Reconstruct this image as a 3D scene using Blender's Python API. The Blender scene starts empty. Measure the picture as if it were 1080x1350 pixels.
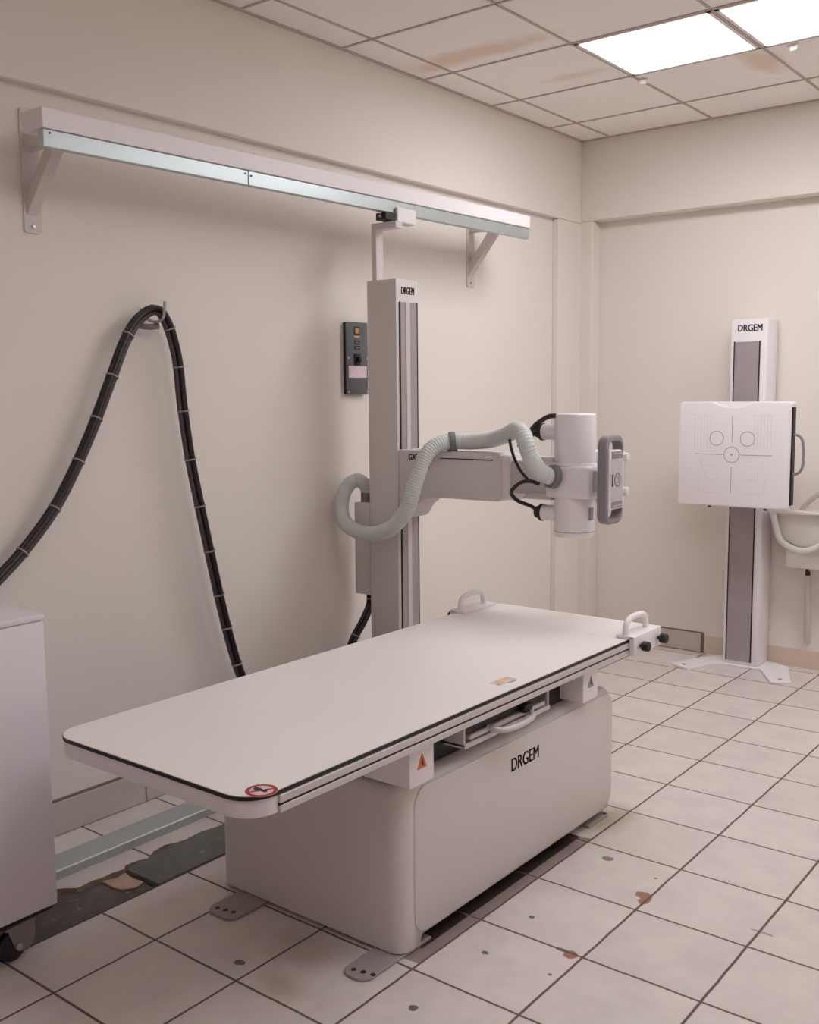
import bpy, bmesh, math, random
from mathutils import Vector, Matrix
PI = math.pi
sc = bpy.context.scene
COL = sc.collection
random.seed(4)

# ------------------------------------------------------------------ materials
def nodes_of(name):
    m = bpy.data.materials.new(name); m.use_nodes = True
    nt = m.node_tree
    return m, nt, nt.nodes['Principled BSDF']

def lin(c):
    return tuple((x/12.92 if x <= .04045 else ((x+.055)/1.055)**2.4) for x in c)

def mat(name, rgb, rough=.5, metal=0., var=.04, scale=6., spec=.5, bump=0., coat=0.):
    """plain surface with a slight procedural mottling"""
    m, nt, b = nodes_of(name)
    N, L = nt.nodes, nt.links
    c = lin(rgb)
    tc = N.new('ShaderNodeTexCoord')
    no = N.new('ShaderNodeTexNoise'); no.inputs['Scale'].default_value = scale; no.inputs['Detail'].default_value = 4
    L.new(tc.outputs['Object'], no.inputs['Vector'])
    mx = N.new('ShaderNodeMix'); mx.data_type = 'RGBA'
    mx.inputs[6].default_value = (*[max(0, x*(1-var)) for x in c], 1)
    mx.inputs[7].default_value = (*[min(1, x*(1+var)) for x in c], 1)
    L.new(no.outputs['Fac'], mx.inputs[0])
    L.new(mx.outputs[2], b.inputs['Base Color'])
    b.inputs['Roughness'].default_value = rough
    b.inputs['Metallic'].default_value = metal
    b.inputs['Specular IOR Level'].default_value = spec
    b.inputs['Coat Weight'].default_value = coat
    if bump:
        bp = N.new('ShaderNodeBump'); bp.inputs['Strength'].default_value = bump; bp.inputs['Distance'].default_value = .004
        L.new(no.outputs['Fac'], bp.inputs['Height']); L.new(bp.outputs['Normal'], b.inputs['Normal'])
    return m

def math_node(nt, op, a, b=None, c=None):
    n = nt.nodes.new('ShaderNodeMath'); n.operation = op
    for i, v in enumerate((a, b, c)):
        if v is None: continue
        if isinstance(v, (int, float)): n.inputs[i].default_value = v
        else: nt.links.new(v, n.inputs[i])
    return n.outputs[0]

def mix_col(nt, fac, a, b):
    n = nt.nodes.new('ShaderNodeMix'); n.data_type = 'RGBA'
    for i, v in ((0, fac), (6, a), (7, b)):
        if isinstance(v, tuple): n.inputs[i].default_value = (*v, 1)
        elif isinstance(v, (int, float)): n.inputs[i].default_value = v
        else: nt.links.new(v, n.inputs[i])
    return n.outputs[2]

def noise(nt, vec, scale, detail=4, rough=.5):
    n = nt.nodes.new('ShaderNodeTexNoise')
    n.inputs['Scale'].default_value = scale; n.inputs['Detail'].default_value = detail; n.inputs['Roughness'].default_value = rough
    nt.links.new(vec, n.inputs['Vector']); return n.outputs['Fac']

def spot(nt, X, Y, nz, x, y, rx, ry, soft=.25, wob=.5):
    """1 inside a ragged spot at (x, y), 0 outside"""
    dx = math_node(nt, 'DIVIDE', math_node(nt, 'SUBTRACT', X, x), rx)
    dy = math_node(nt, 'DIVIDE', math_node(nt, 'SUBTRACT', Y, y), ry)
    d = math_node(nt, 'SQRT', math_node(nt, 'ADD', math_node(nt, 'MULTIPLY', dx, dx), math_node(nt, 'MULTIPLY', dy, dy)))
    d = math_node(nt, 'ADD', d, math_node(nt, 'MULTIPLY', math_node(nt, 'SUBTRACT', nz, .5), wob*2))
    n = nt.nodes.new('ShaderNodeMapRange')
    nt.links.new(d, n.inputs[0])
    n.inputs[1].default_value = 1-soft; n.inputs[2].default_value = 1+soft
    n.inputs[3].default_value = 1; n.inputs[4].default_value = 0
    return n.outputs[0]

def tile_floor():
    m, nt, b = nodes_of('floor_tile')
    N, L = nt.nodes, nt.links
    tc = N.new('ShaderNodeTexCoord'); P = tc.outputs['Object']
    sp = N.new('ShaderNodeSeparateXYZ'); L.new(P, sp.inputs[0])
    X, Y = sp.outputs[0], sp.outputs[1]
    wob = math_node(nt, 'MULTIPLY', math_node(nt, 'SUBTRACT', noise(nt, P, 9, 3), .5), .006)
    u = math_node(nt, 'DIVIDE', math_node(nt, 'ADD', math_node(nt, 'SUBTRACT', X, -1.2424), wob), .33)
    v = math_node(nt, 'DIVIDE', math_node(nt, 'ADD', math_node(nt, 'SUBTRACT', Y, 2.3118), wob), .3203)
    def edge(q, s):
        f = math_node(nt, 'FRACT', q)
        return math_node(nt, 'MULTIPLY', math_node(nt, 'MINIMUM', f, math_node(nt, 'SUBTRACT', 1., f)), s)
    e = math_node(nt, 'MINIMUM', edge(u, .33), edge(v, .3203))
    g = N.new('ShaderNodeMapRange'); L.new(e, g.inputs[0])
    g.inputs[1].default_value = .0027; g.inputs[2].default_value = .0048; g.inputs[3].default_value = 1; g.inputs[4].default_value = 0
    grout = g.outputs[0]
    # per tile tone
    cid = N.new('ShaderNodeCombineXYZ')
    L.new(math_node(nt, 'FLOOR', u), cid.inputs[0]); L.new(math_node(nt, 'FLOOR', v), cid.inputs[1])
    wn = N.new('ShaderNodeTexWhiteNoise'); L.new(cid.outputs[0], wn.inputs['Vector'])
    # marbling, shifted per tile
    sh = N.new('ShaderNodeVectorMath'); sh.operation = 'MULTIPLY_ADD'
    L.new(cid.outputs[0], sh.inputs[0]); sh.inputs[1].default_value = (3.7, 5.1, 0); L.new(P, sh.inputs[2])
    mar = noise(nt, sh.outputs[0], 7, 6, .62)
    r = N.new('ShaderNodeMapRange'); L.new(mar, r.inputs[0]); r.inputs[1].default_value = .35; r.inputs[2].default_value = .7
    tile = mix_col(nt, r.outputs[0], lin((.86, .82, .80)), lin((.80, .76, .745)))
    tile = mix_col(nt, math_node(nt, 'MULTIPLY', wn.outputs['Value'], .22), tile, lin((.70, .665, .64)))
    gc = mix_col(nt, noise(nt, P, 5, 3), lin((.33, .25, .22)), lin((.47, .385, .35)))
    nz = noise(nt, P, 60, 3)
    c = tile
    for (x, y, rx, ry, col) in ((-1.463, 2.413, .009, .008, (.40, .36, .34)), (-1.464, 2.174, .010, .009, (.40, .36, .34)),
                                (-1.462, 2.882, .020, .016, (.50, .46, .45)), (-1.264, 2.728, .026, .020, (.56, .40, .31)),
                                (-1.246, 2.70, .016, .03, (.56, .40, .31)), (-1.959, 1.736, .016, .013, (.38, .33, .32)),
                                (-1.465, 1.858, .013, .012, (.42, .37, .35)), (-1.274, 2.305, .018, .02, (.58, .42, .33)),
                                (-1.300, 2.312, .03, .008, (.52, .42, .33)), (-1.28, 2.85, .006, .006, (.6, .4, .36)),
                                (-1.271, 2.189, .006, .006, (.48, .43, .40)), (-.905, 2.73, .035, .006, (.62, .57, .54))):
        c = mix_col(nt, spot(nt, X, Y, nz, x, y, rx, ry, .12, .45), c, lin(col))
    nz2 = noise(nt, P, 14, 4)
    for (x, y, rx, ry, col, k) in ((-1.794, 1.725, .07, .05, (.60, .55, .44), .55), (-1.86, 1.90, .10, .08, (.56, .50, .45), .5),
                                   (-1.60, 3.17, .06, .12, (.62, .55, .42), .7)):
        s = spot(nt, X, Y, nz2, x, y, rx, ry, .6, .5)
        c = mix_col(nt, math_node(nt, 'MULTIPLY', s, k), c, lin(col))
    # old dark strip of tile along the table base, shade painted under it, and the cut edge of the channel
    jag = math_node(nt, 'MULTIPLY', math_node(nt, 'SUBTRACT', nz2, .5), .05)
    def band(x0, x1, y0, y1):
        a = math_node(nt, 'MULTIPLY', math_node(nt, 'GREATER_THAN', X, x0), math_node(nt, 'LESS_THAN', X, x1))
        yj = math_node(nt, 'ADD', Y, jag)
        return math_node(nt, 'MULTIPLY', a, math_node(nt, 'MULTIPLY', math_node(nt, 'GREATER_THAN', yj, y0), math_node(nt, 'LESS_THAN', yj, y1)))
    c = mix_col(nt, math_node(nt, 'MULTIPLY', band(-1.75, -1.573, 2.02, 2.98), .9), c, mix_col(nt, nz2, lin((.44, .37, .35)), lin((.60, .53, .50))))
    c = mix_col(nt, band(-1.75, -1.612, 2.09, 2.98), c, lin((.20, .165, .155)))  # shade in the gap under the base, painted into the floor colour
    c = mix_col(nt, band(-2.49, -2.477, 0., 3.3), c, lin((.15, .12, .11)))
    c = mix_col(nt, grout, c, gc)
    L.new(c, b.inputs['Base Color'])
    rr = N.new('ShaderNodeMapRange'); L.new(grout, rr.inputs[0]); rr.inputs[3].default_value = .27; rr.inputs[4].default_value = .8
    L.new(math_node(nt, 'ADD', rr.outputs[0], math_node(nt, 'MULTIPLY', mar, .1)), b.inputs['Roughness'])
    bp = N.new('ShaderNodeBump'); bp.inputs['Strength'].default_value = .5; bp.inputs['Distance'].default_value = .003; bp.invert = True
    L.new(grout, bp.inputs['Height']); L.new(bp.outputs['Normal'], b.inputs['Normal'])
    return m

def painted_wall():
    m, nt, b = nodes_of('cream_wall_paint')
    N, L = nt.nodes, nt.links
    tc = N.new('ShaderNodeTexCoord'); P = tc.outputs['Object']
    n1, n2 = noise(nt, P, 1.1, 4), noise(nt, P, 160, 3)
    c = mix_col(nt, n1, lin((.885, .855, .825)), lin((.905, .875, .85)))
    L.new(c, b.inputs['Base Color'])
    b.inputs['Roughness'].default_value = .62; b.inputs['Specular IOR Level'].default_value = .3
    bp = N.new('ShaderNodeBump'); bp.inputs['Strength'].default_value = .12; bp.inputs['Distance'].default_value = .002
    L.new(n2, bp.inputs['Height']); L.new(bp.outputs['Normal'], b.inputs['Normal'])
    return m

def ceiling_tile():
    m, nt, b = nodes_of('ceiling_tile')
    N, L = nt.nodes, nt.links
    tc = N.new('ShaderNodeTexCoord'); P = tc.outputs['Object']
    sp = N.new('ShaderNodeSeparateXYZ'); L.new(P, sp.inputs[0]); X, Y = sp.outputs[0], sp.outputs[1]
    c = mix_col(nt, noise(nt, P, 3, 4), lin((.955, .935, .92)), lin((.975, .955, .94)))
    fine = noise(nt, P, 150, 2)
    c = mix_col(nt, math_node(nt, 'MULTIPLY', fine, .18), c, lin((.86, .82, .79)))
    nz = noise(nt, P, 9, 4)
    for (x, y, rx, ry, k) in ((-2.62, 3.80, .30, .07, .55), (-2.85, 3.85, .12, .05, .35), (-1.69, 4.72, .07, .16, .5), (-2.45, 4.36, .14, .04, .3), (-2.15, 3.3, .12, .1, .3)):
        s = spot(nt, X, Y, nz, x, y, rx, ry, .5, .8)
        c = mix_col(nt, math_node(nt, 'MULTIPLY', s, k), c, lin((.84, .72, .58)))
    L.new(c, b.inputs['Base Color']); b.inputs['Roughness'].default_value = .9; b.inputs['Specular IOR Level'].default_value = .15
    bp = N.new('ShaderNodeBump'); bp.inputs['Strength'].default_value = .2; bp.inputs['Distance'].default_value = .002
    L.new(fine, bp.inputs['Height']); L.new(bp.outputs['Normal'], b.inputs['Normal'])
    return m

def diffuser_mat(name='lit_prismatic_diffuser', k=1.):
    m, nt, b = nodes_of(name)
    N, L = nt.nodes, nt.links
    tc = N.new('ShaderNodeTexCoord')
    ch = N.new('ShaderNodeTexChecker'); ch.inputs['Scale'].default_value = 60
    L.new(tc.outputs['Object'], ch.inputs['Vector'])
    e = mix_col(nt, ch.outputs['Fac'], (.955, .98, 1.02), (.89, .91, .95))
    b.inputs['Base Color'].default_value = (.9, .9, .9, 1)
    L.new(e, b.inputs['Emission Color']); b.inputs['Emission Strength'].default_value = LAMP*k
    return m

def grime(name, c1, c2, scale, rough=.8, c3=None):
    m, nt, b = nodes_of(name)
    N, L = nt.nodes, nt.links
    tc = N.new('ShaderNodeTexCoord'); P = tc.outputs['Object']
    n1 = noise(nt, P, scale, 6, .65)
    r = N.new('ShaderNodeMapRange'); L.new(n1, r.inputs[0]); r.inputs[1].default_value = .35; r.inputs[2].default_value = .65
    c = mix_col(nt, r.outputs[0], lin(c1), lin(c2))
    if c3:
        n2 = noise(nt, P, scale*4, 4, .6)
        r2 = N.new('ShaderNodeMapRange'); L.new(n2, r2.inputs[0]); r2.inputs[1].default_value = .62; r2.inputs[2].default_value = .70
        c = mix_col(nt, r2.outputs[0], c, lin(c3))
    L.new(c, b.inputs['Base Color']); b.inputs['Roughness'].default_value = rough
    bp = N.new('ShaderNodeBump'); bp.inputs['Strength'].default_value = .3; bp.inputs['Distance'].default_value = .004
    L.new(n1, bp.inputs['Height']); L.new(bp.outputs['Normal'], b.inputs['Normal'])
    return m

LAMP = 10.0
M = dict(
    floor=tile_floor(), wall=painted_wall(), ceil=ceiling_tile(), lit=diffuser_mat(), dimfill=diffuser_mat('dim_fill_diffuser', .60), weak=diffuser_mat('weak_fill_diffuser', .34),  # last two: dimmed emission for the added fill fixtures
    tbar=mat('grey_ceiling_bar', (.73, .675, .64), .6),
    white=mat('white_powder_coat', (.91, .885, .895), .38, var=.015),
    shell=mat('warm_white_shell', (.82, .79, .78), .42, var=.015),
    laminate=mat('matt_table_laminate', (.93, .905, .895), .33, var=.012),
    black=mat('black_rubber', (.07, .05, .055), .5),
    dark=mat('dark_recess', (.15, .13, .14), .6),
    track=grime('grey_track_cover', (.60, .555, .56), (.645, .60, .605), 2.5, .42),
    zinc=mat('zinc_plated_steel', (.75, .785, .79), .36, .75, var=.07, scale=3),
    highlight=mat('painted_steel_highlight', (.93, .94, .94), .35, .1),
    steel=mat('bare_steel', (.72, .71, .70), .3, .9),
    bracket=mat('white_bracket_paint', (.83, .79, .785), .45),
    alu=mat('satin_aluminium', (.80, .765, .76), .38, .25),
    hose=mat('pale_grey_hose', (.80, .815, .805), .45, var=.02),
    collar=mat('grey_collar', (.47, .455, .47), .5),
    greyp=mat('mid_grey_plastic', (.53, .505, .53), .45),
    lightgrey=mat('light_grey_panel', (.74, .715, .725), .4),
    cable=mat('black_cable', (.13, .09, .10), .38, var=.15),
    cable2=mat('brown_grey_cable', (.30, .245, .26), .36, var=.12),
    tie=mat('grey_cable_tie', (.60, .55, .55), .5),
    ink=mat('dark_lettering', (.10, .075, .085), .5),
    fade=mat('faint_grey_print', (.80, .775, .785), .5),
    print=mat('grey_print', (.60, .57, .58), .5),
    box=mat('grey_enamel', (.36, .36, .375), .42, var=.06),
    gold=mat('gold_label', (.80, .58, .25), .5),
    pinklabel=grime('white_pink_label', (.88, .84, .85), (.85, .72, .75), 60, .5),
    orange=mat('orange_warning', (.80, .42, .18), .5),
    yellow=mat('pale_yellow_label', (.86, .72, .50), .5),
    red=mat('red_print', (.62, .13, .18), .5),
    stickerw=mat('white_sticker', (.86, .76, .75), .5),
    plate=mat('grey_floor_plate', (.60, .565, .56), .5, var=.06, scale=20),
    greentop=grime('grey_green_board', (.395, .39, .37), (.44, .435, .415), 7, .7, (.55, .53, .47)),
    trench=grime('old_dark_subfloor', (.33, .305, .30), (.42, .39, .38), 9, .85, (.50, .46, .43)),
    mortar=grime('pinkish_mortar', (.70, .60, .54), (.78, .68, .62), 18, .85),
    tileedge=mat('broken_tile_edge', (.56, .49, .43), .8, bump=.4, scale=40),
    joint=mat('brown_grey_grout', (.47, .40, .375), .85), base=None, plaster=grime('bare_pink_plaster', (.83, .735, .66), (.84, .785, .73), 3, .8),
    ceramic=mat('white_plastic', (.87, .85, .83), .35),
    pvc=mat('pale_pipe', (.76, .73, .70), .45),
    castor=mat('dark_purple_rubber', (.12, .07, .12), .4),
    castbr=mat('brushed_bracket', (.55, .52, .51), .4, .5),
    cab=mat('pale_lilac_enamel', (.86, .835, .86), .42, var=.012),
)

def baseboard_mat():
    m, nt, b = nodes_of('baseboard_tile')
    N, L = nt.nodes, nt.links
    tc = N.new('ShaderNodeTexCoord'); P = tc.outputs['Object']
    n1 = noise(nt, P, 6, 5, .6)
    c = mix_col(nt, n1, lin((.79, .745, .72)), lin((.70, .655, .64)))
    L.new(c, b.inputs['Base Color']); b.inputs['Roughness'].default_value = .35
    return m
M['base'] = baseboard_mat()

# ------------------------------------------------------------------ mesh helpers
class MB:
    def __init__(s): s.bm = bmesh.new(); s.slot = 0
    def _tag(s, before):
        for f in s.bm.faces:
            if f.index == -1 or f not in before: f.material_index = s.slot
    def _merge(s, other, mtx=None):
        me = bpy.data.meshes.new('tmp'); other.to_mesh(me); other.free()
        if mtx is not None: me.transform(mtx)
        for p in me.polygons: p.material_index = s.slot
        s.bm.from_mesh(me); bpy.data.meshes.remove(me); return s
    def box(s, x0, x1, y0, y1, z0, z1, bev=0., seg=2, mtx=None, edges=None):
        b = bmesh.new(); bmesh.ops.create_cube(b, size=1)
        for v in b.verts:
            v.co = Vector(((x0+x1)/2+v.co.x*(x1-x0), (y0+y1)/2+v.co.y*(y1-y0), (z0+z1)/2+v.co.z*(z1-z0)))
        if bev:
            es = list(b.edges)
            if edges: es = [e for e in es if edges((e.verts[0].co-e.verts[1].co).normalized(), (e.verts[0].co+e.verts[1].co)/2)]
            bmesh.ops.bevel(b, geom=es, offset=bev, segments=seg, profile=.5, affect='EDGES')
        return s._merge(b, mtx)
    def prism(s, pts, vec, bev=0., seg=2):
        """closed polygon of 3D points pushed along vec"""
        b = bmesh.new(); vec = Vector(vec)
        a = [b.verts.new(Vector(p)) for p in pts]; c = [b.verts.new(Vector(p)+vec) for p in pts]
        b.faces.new(a[::-1]); b.faces.new(c)
        n = len(pts)
        for i in range(n): b.faces.new((a[i], a[(i+1) % n], c[(i+1) % n], c[i]))
        bmesh.ops.recalc_face_normals(b, faces=b.faces)
        if bev:
            cap = {*a, *c}
            es = [e for e in b.edges if (e.verts[0] in a) == (e.verts[1] in a)]
            bmesh.ops.bevel(b, geom=es, offset=bev, segments=seg, profile=.5, affect='EDGES')
        return s._merge(b)
    def cyl(s, p0, p1, r0, r1=None, n=32, bev=0., seg=3):
        p0, p1 = Vector(p0), Vector(p1); r1 = r0 if r1 is None else r1
        d = p1-p0
        b = bmesh.new()
        bmesh.ops.create_cone(b, cap_ends=True, segments=n, radius1=r0, radius2=r1, depth=d.length)
        if bev:
            es = [e for e in b.edges if abs(e.verts[0].co.z-e.verts[1].co.z) < 1e-6]
            bmesh.ops.bevel(b, geom=es, offset=bev, segments=seg, profile=.5, affect='EDGES')
        q = Vector((0, 0, 1)).rotation_difference(d.normalized()).to_matrix().to_4x4()
        return s._merge(b, Matrix.Translation((p0+p1)/2) @ q)
    def ball(s, p, r, sc=(1, 1, 1)):
        b = bmesh.new(); bmesh.ops.create_uvsphere(b, u_segments=20, v_segments=12, radius=r)
        return s._merge(b, Matrix.Translation(p) @ Matrix.Diagonal((*sc, 1)))
    def tube(s, path, r, n=14, caps=True, rmod=None, off=None):
        """sweep a circle along a polyline; r may be a number or a list; off = (angle, dist) strand offset"""
        P = [Vector(p) for p in path]; N = len(P)
        b = bmesh.new(); rings = []
        T = [(P[min(i+1, N-1)]-P[max(i-1, 0)]).normalized() for i in range(N)]
        u = T[0].orthogonal().normalized()
        dist = 0
        for i in range(N):
            if i: dist += (P[i]-P[i-1]).length; u = (T[i-1].rotation_difference(T[i]) @ u)
            u = (u-T[i]*u.dot(T[i])).normalized(); w = T[i].cross(u)
            c = P[i]
            if off: c = c+(u*math.cos(off[0])+w*math.sin(off[0]))*off[1]
            rad = r[i] if isinstance(r, (list, tuple)) else r
            if rmod: rad *= rmod(dist)
            rings.append([b.verts.new(c+(u*math.cos(2*PI*k/n)+w*math.sin(2*PI*k/n))*rad) for k in range(n)])
        for i in range(N-1):
            for k in range(n):
                b.faces.new((rings[i][k], rings[i][(k+1) % n], rings[i+1][(k+1) % n], rings[i+1][k]))
        if caps: b.faces.new(rings[0][::-1]); b.faces.new(rings[-1])
        bmesh.ops.recalc_face_normals(b, faces=b.faces)
        return s._merge(b)
    def ring(s, c, ax, R, r, n=36, m=10):
        c, ax = Vector(c), Vector(ax).normalized()
        u = ax.orthogonal().normalized(); w = ax.cross(u)
        b = bmesh.new(); rs = []
        for i in range(n):
            a = 2*PI*i/n; d = u*math.cos(a)+w*math.sin(a)
            rs.append([b.verts.new(c+d*(R+r*math.cos(2*PI*k/m))+ax*r*math.sin(2*PI*k/m)) for k in range(m)])
        for i in range(n):
            for k in range(m):
                b.faces.new((rs[i][k], rs[(i+1) % n][k], rs[(i+1) % n][(k+1) % m], rs[i][(k+1) % m]))
        bmesh.ops.recalc_face_normals(b, faces=b.faces)
        return s._merge(b)
    def build(s, name, m, parent=None, smooth=True, angle=35):
        me = bpy.data.meshes.new(name)
        s.bm.to_mesh(me); s.bm.free()
        o = bpy.data.objects.new(name, me); COL.objects.link(o)
        for k in (m if isinstance(m, (list, tuple)) else [m]): me.materials.append(k)
        if parent is not None:
            o.parent = parent; me.transform(Matrix.Translation(-ORG[parent.name])); ORG[o.name] = ORG[parent.name]
        else: ORG[o.name] = Vector((0, 0, 0))
        if smooth and len(me.polygons):
            me.polygons.foreach_set('use_smooth', [True]*len(me.polygons))
            me.set_sharp_from_angle(angle=math.radians(angle))
        me.update(); return o
ORG = {}

def thing(name, label, cat, loc, group=None):
    o = bpy.data.objects.new(name, None); COL.objects.link(o); o.location = loc; o.empty_display_size = .1
    ORG[o.name] = Vector(loc); tag(o, label, cat, group); return o
def tag(o, label, cat, group=None):
    o['label'] = label; o['category'] = cat
    if group: o['group'] = group
    return o
def lab(o, label): o['label'] = label; return o
def struct(o): o['kind'] = 'structure'; return o

def smooth_path(pts, k=8):
    """Catmull-Rom through the points"""
    P = [Vector(p) for p in pts]; P = [P[0]*2-P[1]]+P+[P[-1]*2-P[-2]]
    out = []
    for i in range(1, len(P)-2):
        a, b, c, d = P[i-1:i+3]
        for j in range(k):
            t = j/k
            out.append(.5*((2*b)+(c-a)*t+(2*a-5*b+4*c-d)*t*t+(3*b-a-3*c+d)*t**3))
    out.append(P[-2]); return out
def even(path, step):
    P = [Vector(p) for p in path]; L = [0]
    for a, b in zip(P, P[1:]): L.append(L[-1]+(b-a).length)
    n = max(2, int(L[-1]/step)); out = []; j = 0
    for i in range(n+1):
        d = L[-1]*i/n
        while j < len(P)-2 and L[j+1] < d: j += 1
        t = (d-L[j])/max(1e-9, L[j+1]-L[j]); out.append(P[j].lerp(P[j+1], min(1, t)))
    return out

def rrect(a0, a1, b0, b1, r, n=6):
    """rounded rectangle outline in 2D; r is one radius or four (a0b0, a1b0, a1b1, a0b1)"""
    R = r if isinstance(r, (list, tuple)) else [r]*4
    out = []
    for (ca, cb, s, rr) in ((a0, b0, PI, R[0]), (a1, b0, 1.5*PI, R[1]), (a1, b1, 0, R[2]), (a0, b1, .5*PI, R[3])):
        sa = 1 if ca == a0 else -1; sb = 1 if cb == b0 else -1
        if rr <= 0: out.append((ca, cb)); continue
        for k in range(n+1):
            t = s+.5*PI*k/n
            out.append((ca+sa*rr+rr*math.cos(t), cb+sb*rr+rr*math.sin(t)))
    return out

def text(name, body, size, origin, right, up, m, parent, xs=1., bold=.0, depth=.0006):
    """lettering as mesh, centred on origin, raised slightly along right x up"""
    cu = bpy.data.curves.new('txt', 'FONT'); cu.body = body; cu.size = size; cu.align_x = 'CENTER'; cu.align_y = 'CENTER'
    cu.extrude = depth; cu.resolution_u = 4
    t = bpy.data.objects.new('txt', cu); COL.objects.link(t)
    bpy.context.view_layer.update()
    me = bpy.data.meshes.new_from_object(t.evaluated_get(bpy.context.evaluated_depsgraph_get()))
    bpy.data.objects.remove(t); bpy.data.curves.remove(cu)
    r, u = Vector(right).normalized(), Vector(up).normalized(); nrm = r.cross(u)
    mt = Matrix((( r.x*xs, u.x, nrm.x, origin[0]), (r.y*xs, u.y, nrm.y, origin[1]), (r.z*xs, u.z, nrm.z, origin[2]), (0, 0, 0, 1)))
    me.transform(mt)
    b = MB(); rv = r*xs
    for k in (-1, 0, 1):
        me.transform(Matrix.Translation(rv*bold*k)); b.bm.from_mesh(me); me.transform(Matrix.Translation(-rv*bold*k))
    bpy.data.meshes.remove(me)
    for f in b.bm.faces: f.material_index = 0
    return b.build(name, m, parent, smooth=False)

# ------------------------------------------------------------------ the room
XL, YB, H = -3.06, 5.60, 2.964        # lower wall planes, ceiling
XR, YF = 1.5, -1.6
# floor, with the channel of lifted tiles cut out of it
ragged = [(-2.70, 1.0), (-2.695, 1.35), (-2.71, 1.50), (-2.697, 1.659), (-2.715, 1.675), (-2.702, 1.691), (-2.672, 1.715), (-2.671, 1.734), (-2.676, 1.77),
          (-2.667, 1.804), (-2.670, 1.84), (-2.661, 1.882), (-2.680, 1.90), (-2.676, 1.944), (-2.663, 1.976), (-2.69, 2.02), (-2.70, 2.074),
          (-2.682, 2.11), (-2.676, 2.147), (-2.684, 2.21), (-2.67, 2.286), (-2.69, 2.5), (-2.68, 2.8), (-2.69, 3.1)]
XF = -2.487
b = MB(); bm = b.bm
def face(pts, mi=0):
    f = bm.faces.new([bm.verts.new(Vector(p)) for p in pts]); f.material_index = mi; return f
y0, y1 = ragged[0][1], ragged[-1][1]
face([(XF, YF, 0), (XR, YF, 0), (XR, YB, 0), (XF, YB, 0)])
face([(XL, YF, 0), (XF, YF, 0), (XF, y0, 0), (XL, y0, 0)])
face([(XL, y1, 0), (XF, y1, 0), (XF, YB, 0), (XL, YB, 0)])
for (xa, ya), (xb, yb) in zip(ragged, ragged[1:]):
    face([(XL, ya, 0), (xa, ya, 0), (xb, yb, 0), (XL, yb, 0)])
    face([(xa, ya, 0), (xa+.004, ya, -.015), (xb+.004, yb, -.015), (xb, yb, 0)], 1)
face([(XF, y0, -.015), (XF, y0, 0), (XF, y1, 0), (XF, y1, -.015)], 1)
face([(XL, y0, -.015), (XF, y0, -.015), (XF, y1, -.015), (XL, y1, -.015)], 2)
face([(XL, y0, 0), (XF, y0, 0), (XF, y0, -.015), (XL, y0, -.015)], 1)
face([(XL, y1, 0), (XL, y1, -.015), (XF, y1, -.015), (XF, y1, 0)], 1)
bmesh.ops.remove_doubles(bm, verts=bm.verts, dist=1e-5)
bmesh.ops.recalc_face_normals(bm, faces=bm.faces)
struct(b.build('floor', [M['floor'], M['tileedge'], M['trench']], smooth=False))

b = MB(); b.box(XL-.12, XL, YF-.12, YB+.12, -.03, H+.1); struct(b.build('wall_left', M['wall']))
b = MB(); b.box(XL, XR, YB, YB+.12, -.03, H+.1); struct(b.build('wall_back', M['wall']))
b = MB(); b.box(XR, XR+.12, YF-.12, YB+.12, -.03, H+.1); struct(b.build('wall_right', M['wall']))
b = MB(); b.box(XL, XR, YF-.12, YF, -.03, H+.1); struct(b.build('wall_front', M['wall']))
b = MB(); b.box(XL, -3.019, YF, YB, 2.495, H, .004, 1); struct(b.build('trim_1', M['wall']))           # beam along the left wall
b = MB(); b.box(-3.019, XR, 5.498, YB, 2.505, H, .004, 1); struct(b.build('trim_2', M['wall']))        # beam along the back wall
b = MB(); b.box(XL, -3.0195, 5.237, YB, 0, 2.494, .004, 1); b.box(-3.03, -2.945, 5.499, YB, 0, 2.504, .004, 1)
struct(b.build('trim_3', M['wall']))                                                                    # pillar in the corner

# ceiling: slab, hanging bars, lamps
CX, CY, TX, TY = -2.8377, 3.382, .608, .573
b = MB(); b.box(XL, XR, YF, YB, H, H+.08); struct(b.build('ceiling', M['ceil']))
b = MB()
i = 0
while CX+i*TX < XR: b.box(CX+i*TX-.0055, CX+i*TX+.0055, YF, 5.498, H-.005, H+.002); i += 1
j = -9
while CY+j*TY < 5.49:
    if CY+j*TY > YF: b.box(-3.019, XR, CY+j*TY-.005, CY+j*TY+.005, H-.005, H+.002)
    j += 1
b.box(-3.019, -3.003, YF, 5.498, H-.006, H); b.box(-3.019, XR, 5.482, 5.498, H-.006, H)
struct(b.build('trim_4', M['tbar']))

def ceiling_light(i, j, label, m='lit'):
    x0, x1, yy0, yy1 = CX+i*TX+.009, CX+(i+1)*TX-.009, CY+j*TY+.009, CY+(j+1)*TY-.009
    t = thing('ceiling_light', label, 'ceiling light', ((x0+x1)/2, (yy0+yy1)/2, H), 'recessed ceiling lights')
    f = MB()
    for a in ((x0, x1, yy0, yy0+.016), (x0, x1, yy1-.016, yy1), (x0, x0+.016, yy0, yy1), (x1-.016, x1, yy0, yy1)): f.box(*a, H-.006, H)
    f.build('frame', M['white'], t)
    d = MB(); d.box(x0+.016, x1-.016, yy0+.016, yy1-.016, H-.004, H); lab(d.build('diffuser', M[m], t), 'glowing prismatic diffuser')
ceiling_light(1, 1, 'lit square ceiling light over the far end of the table, left of the pair')
ceiling_light(2, 1, 'lit square ceiling light cut off by the top right of the photo')
ceiling_light(4, 1, 'added unseen fill light to the right of the photo, nearer of its row')  # this and the next: unseen fixtures added to brighten the room
ceiling_light(5, 1, 'added unseen fill light to the right of the photo, farther of its row')
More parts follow.
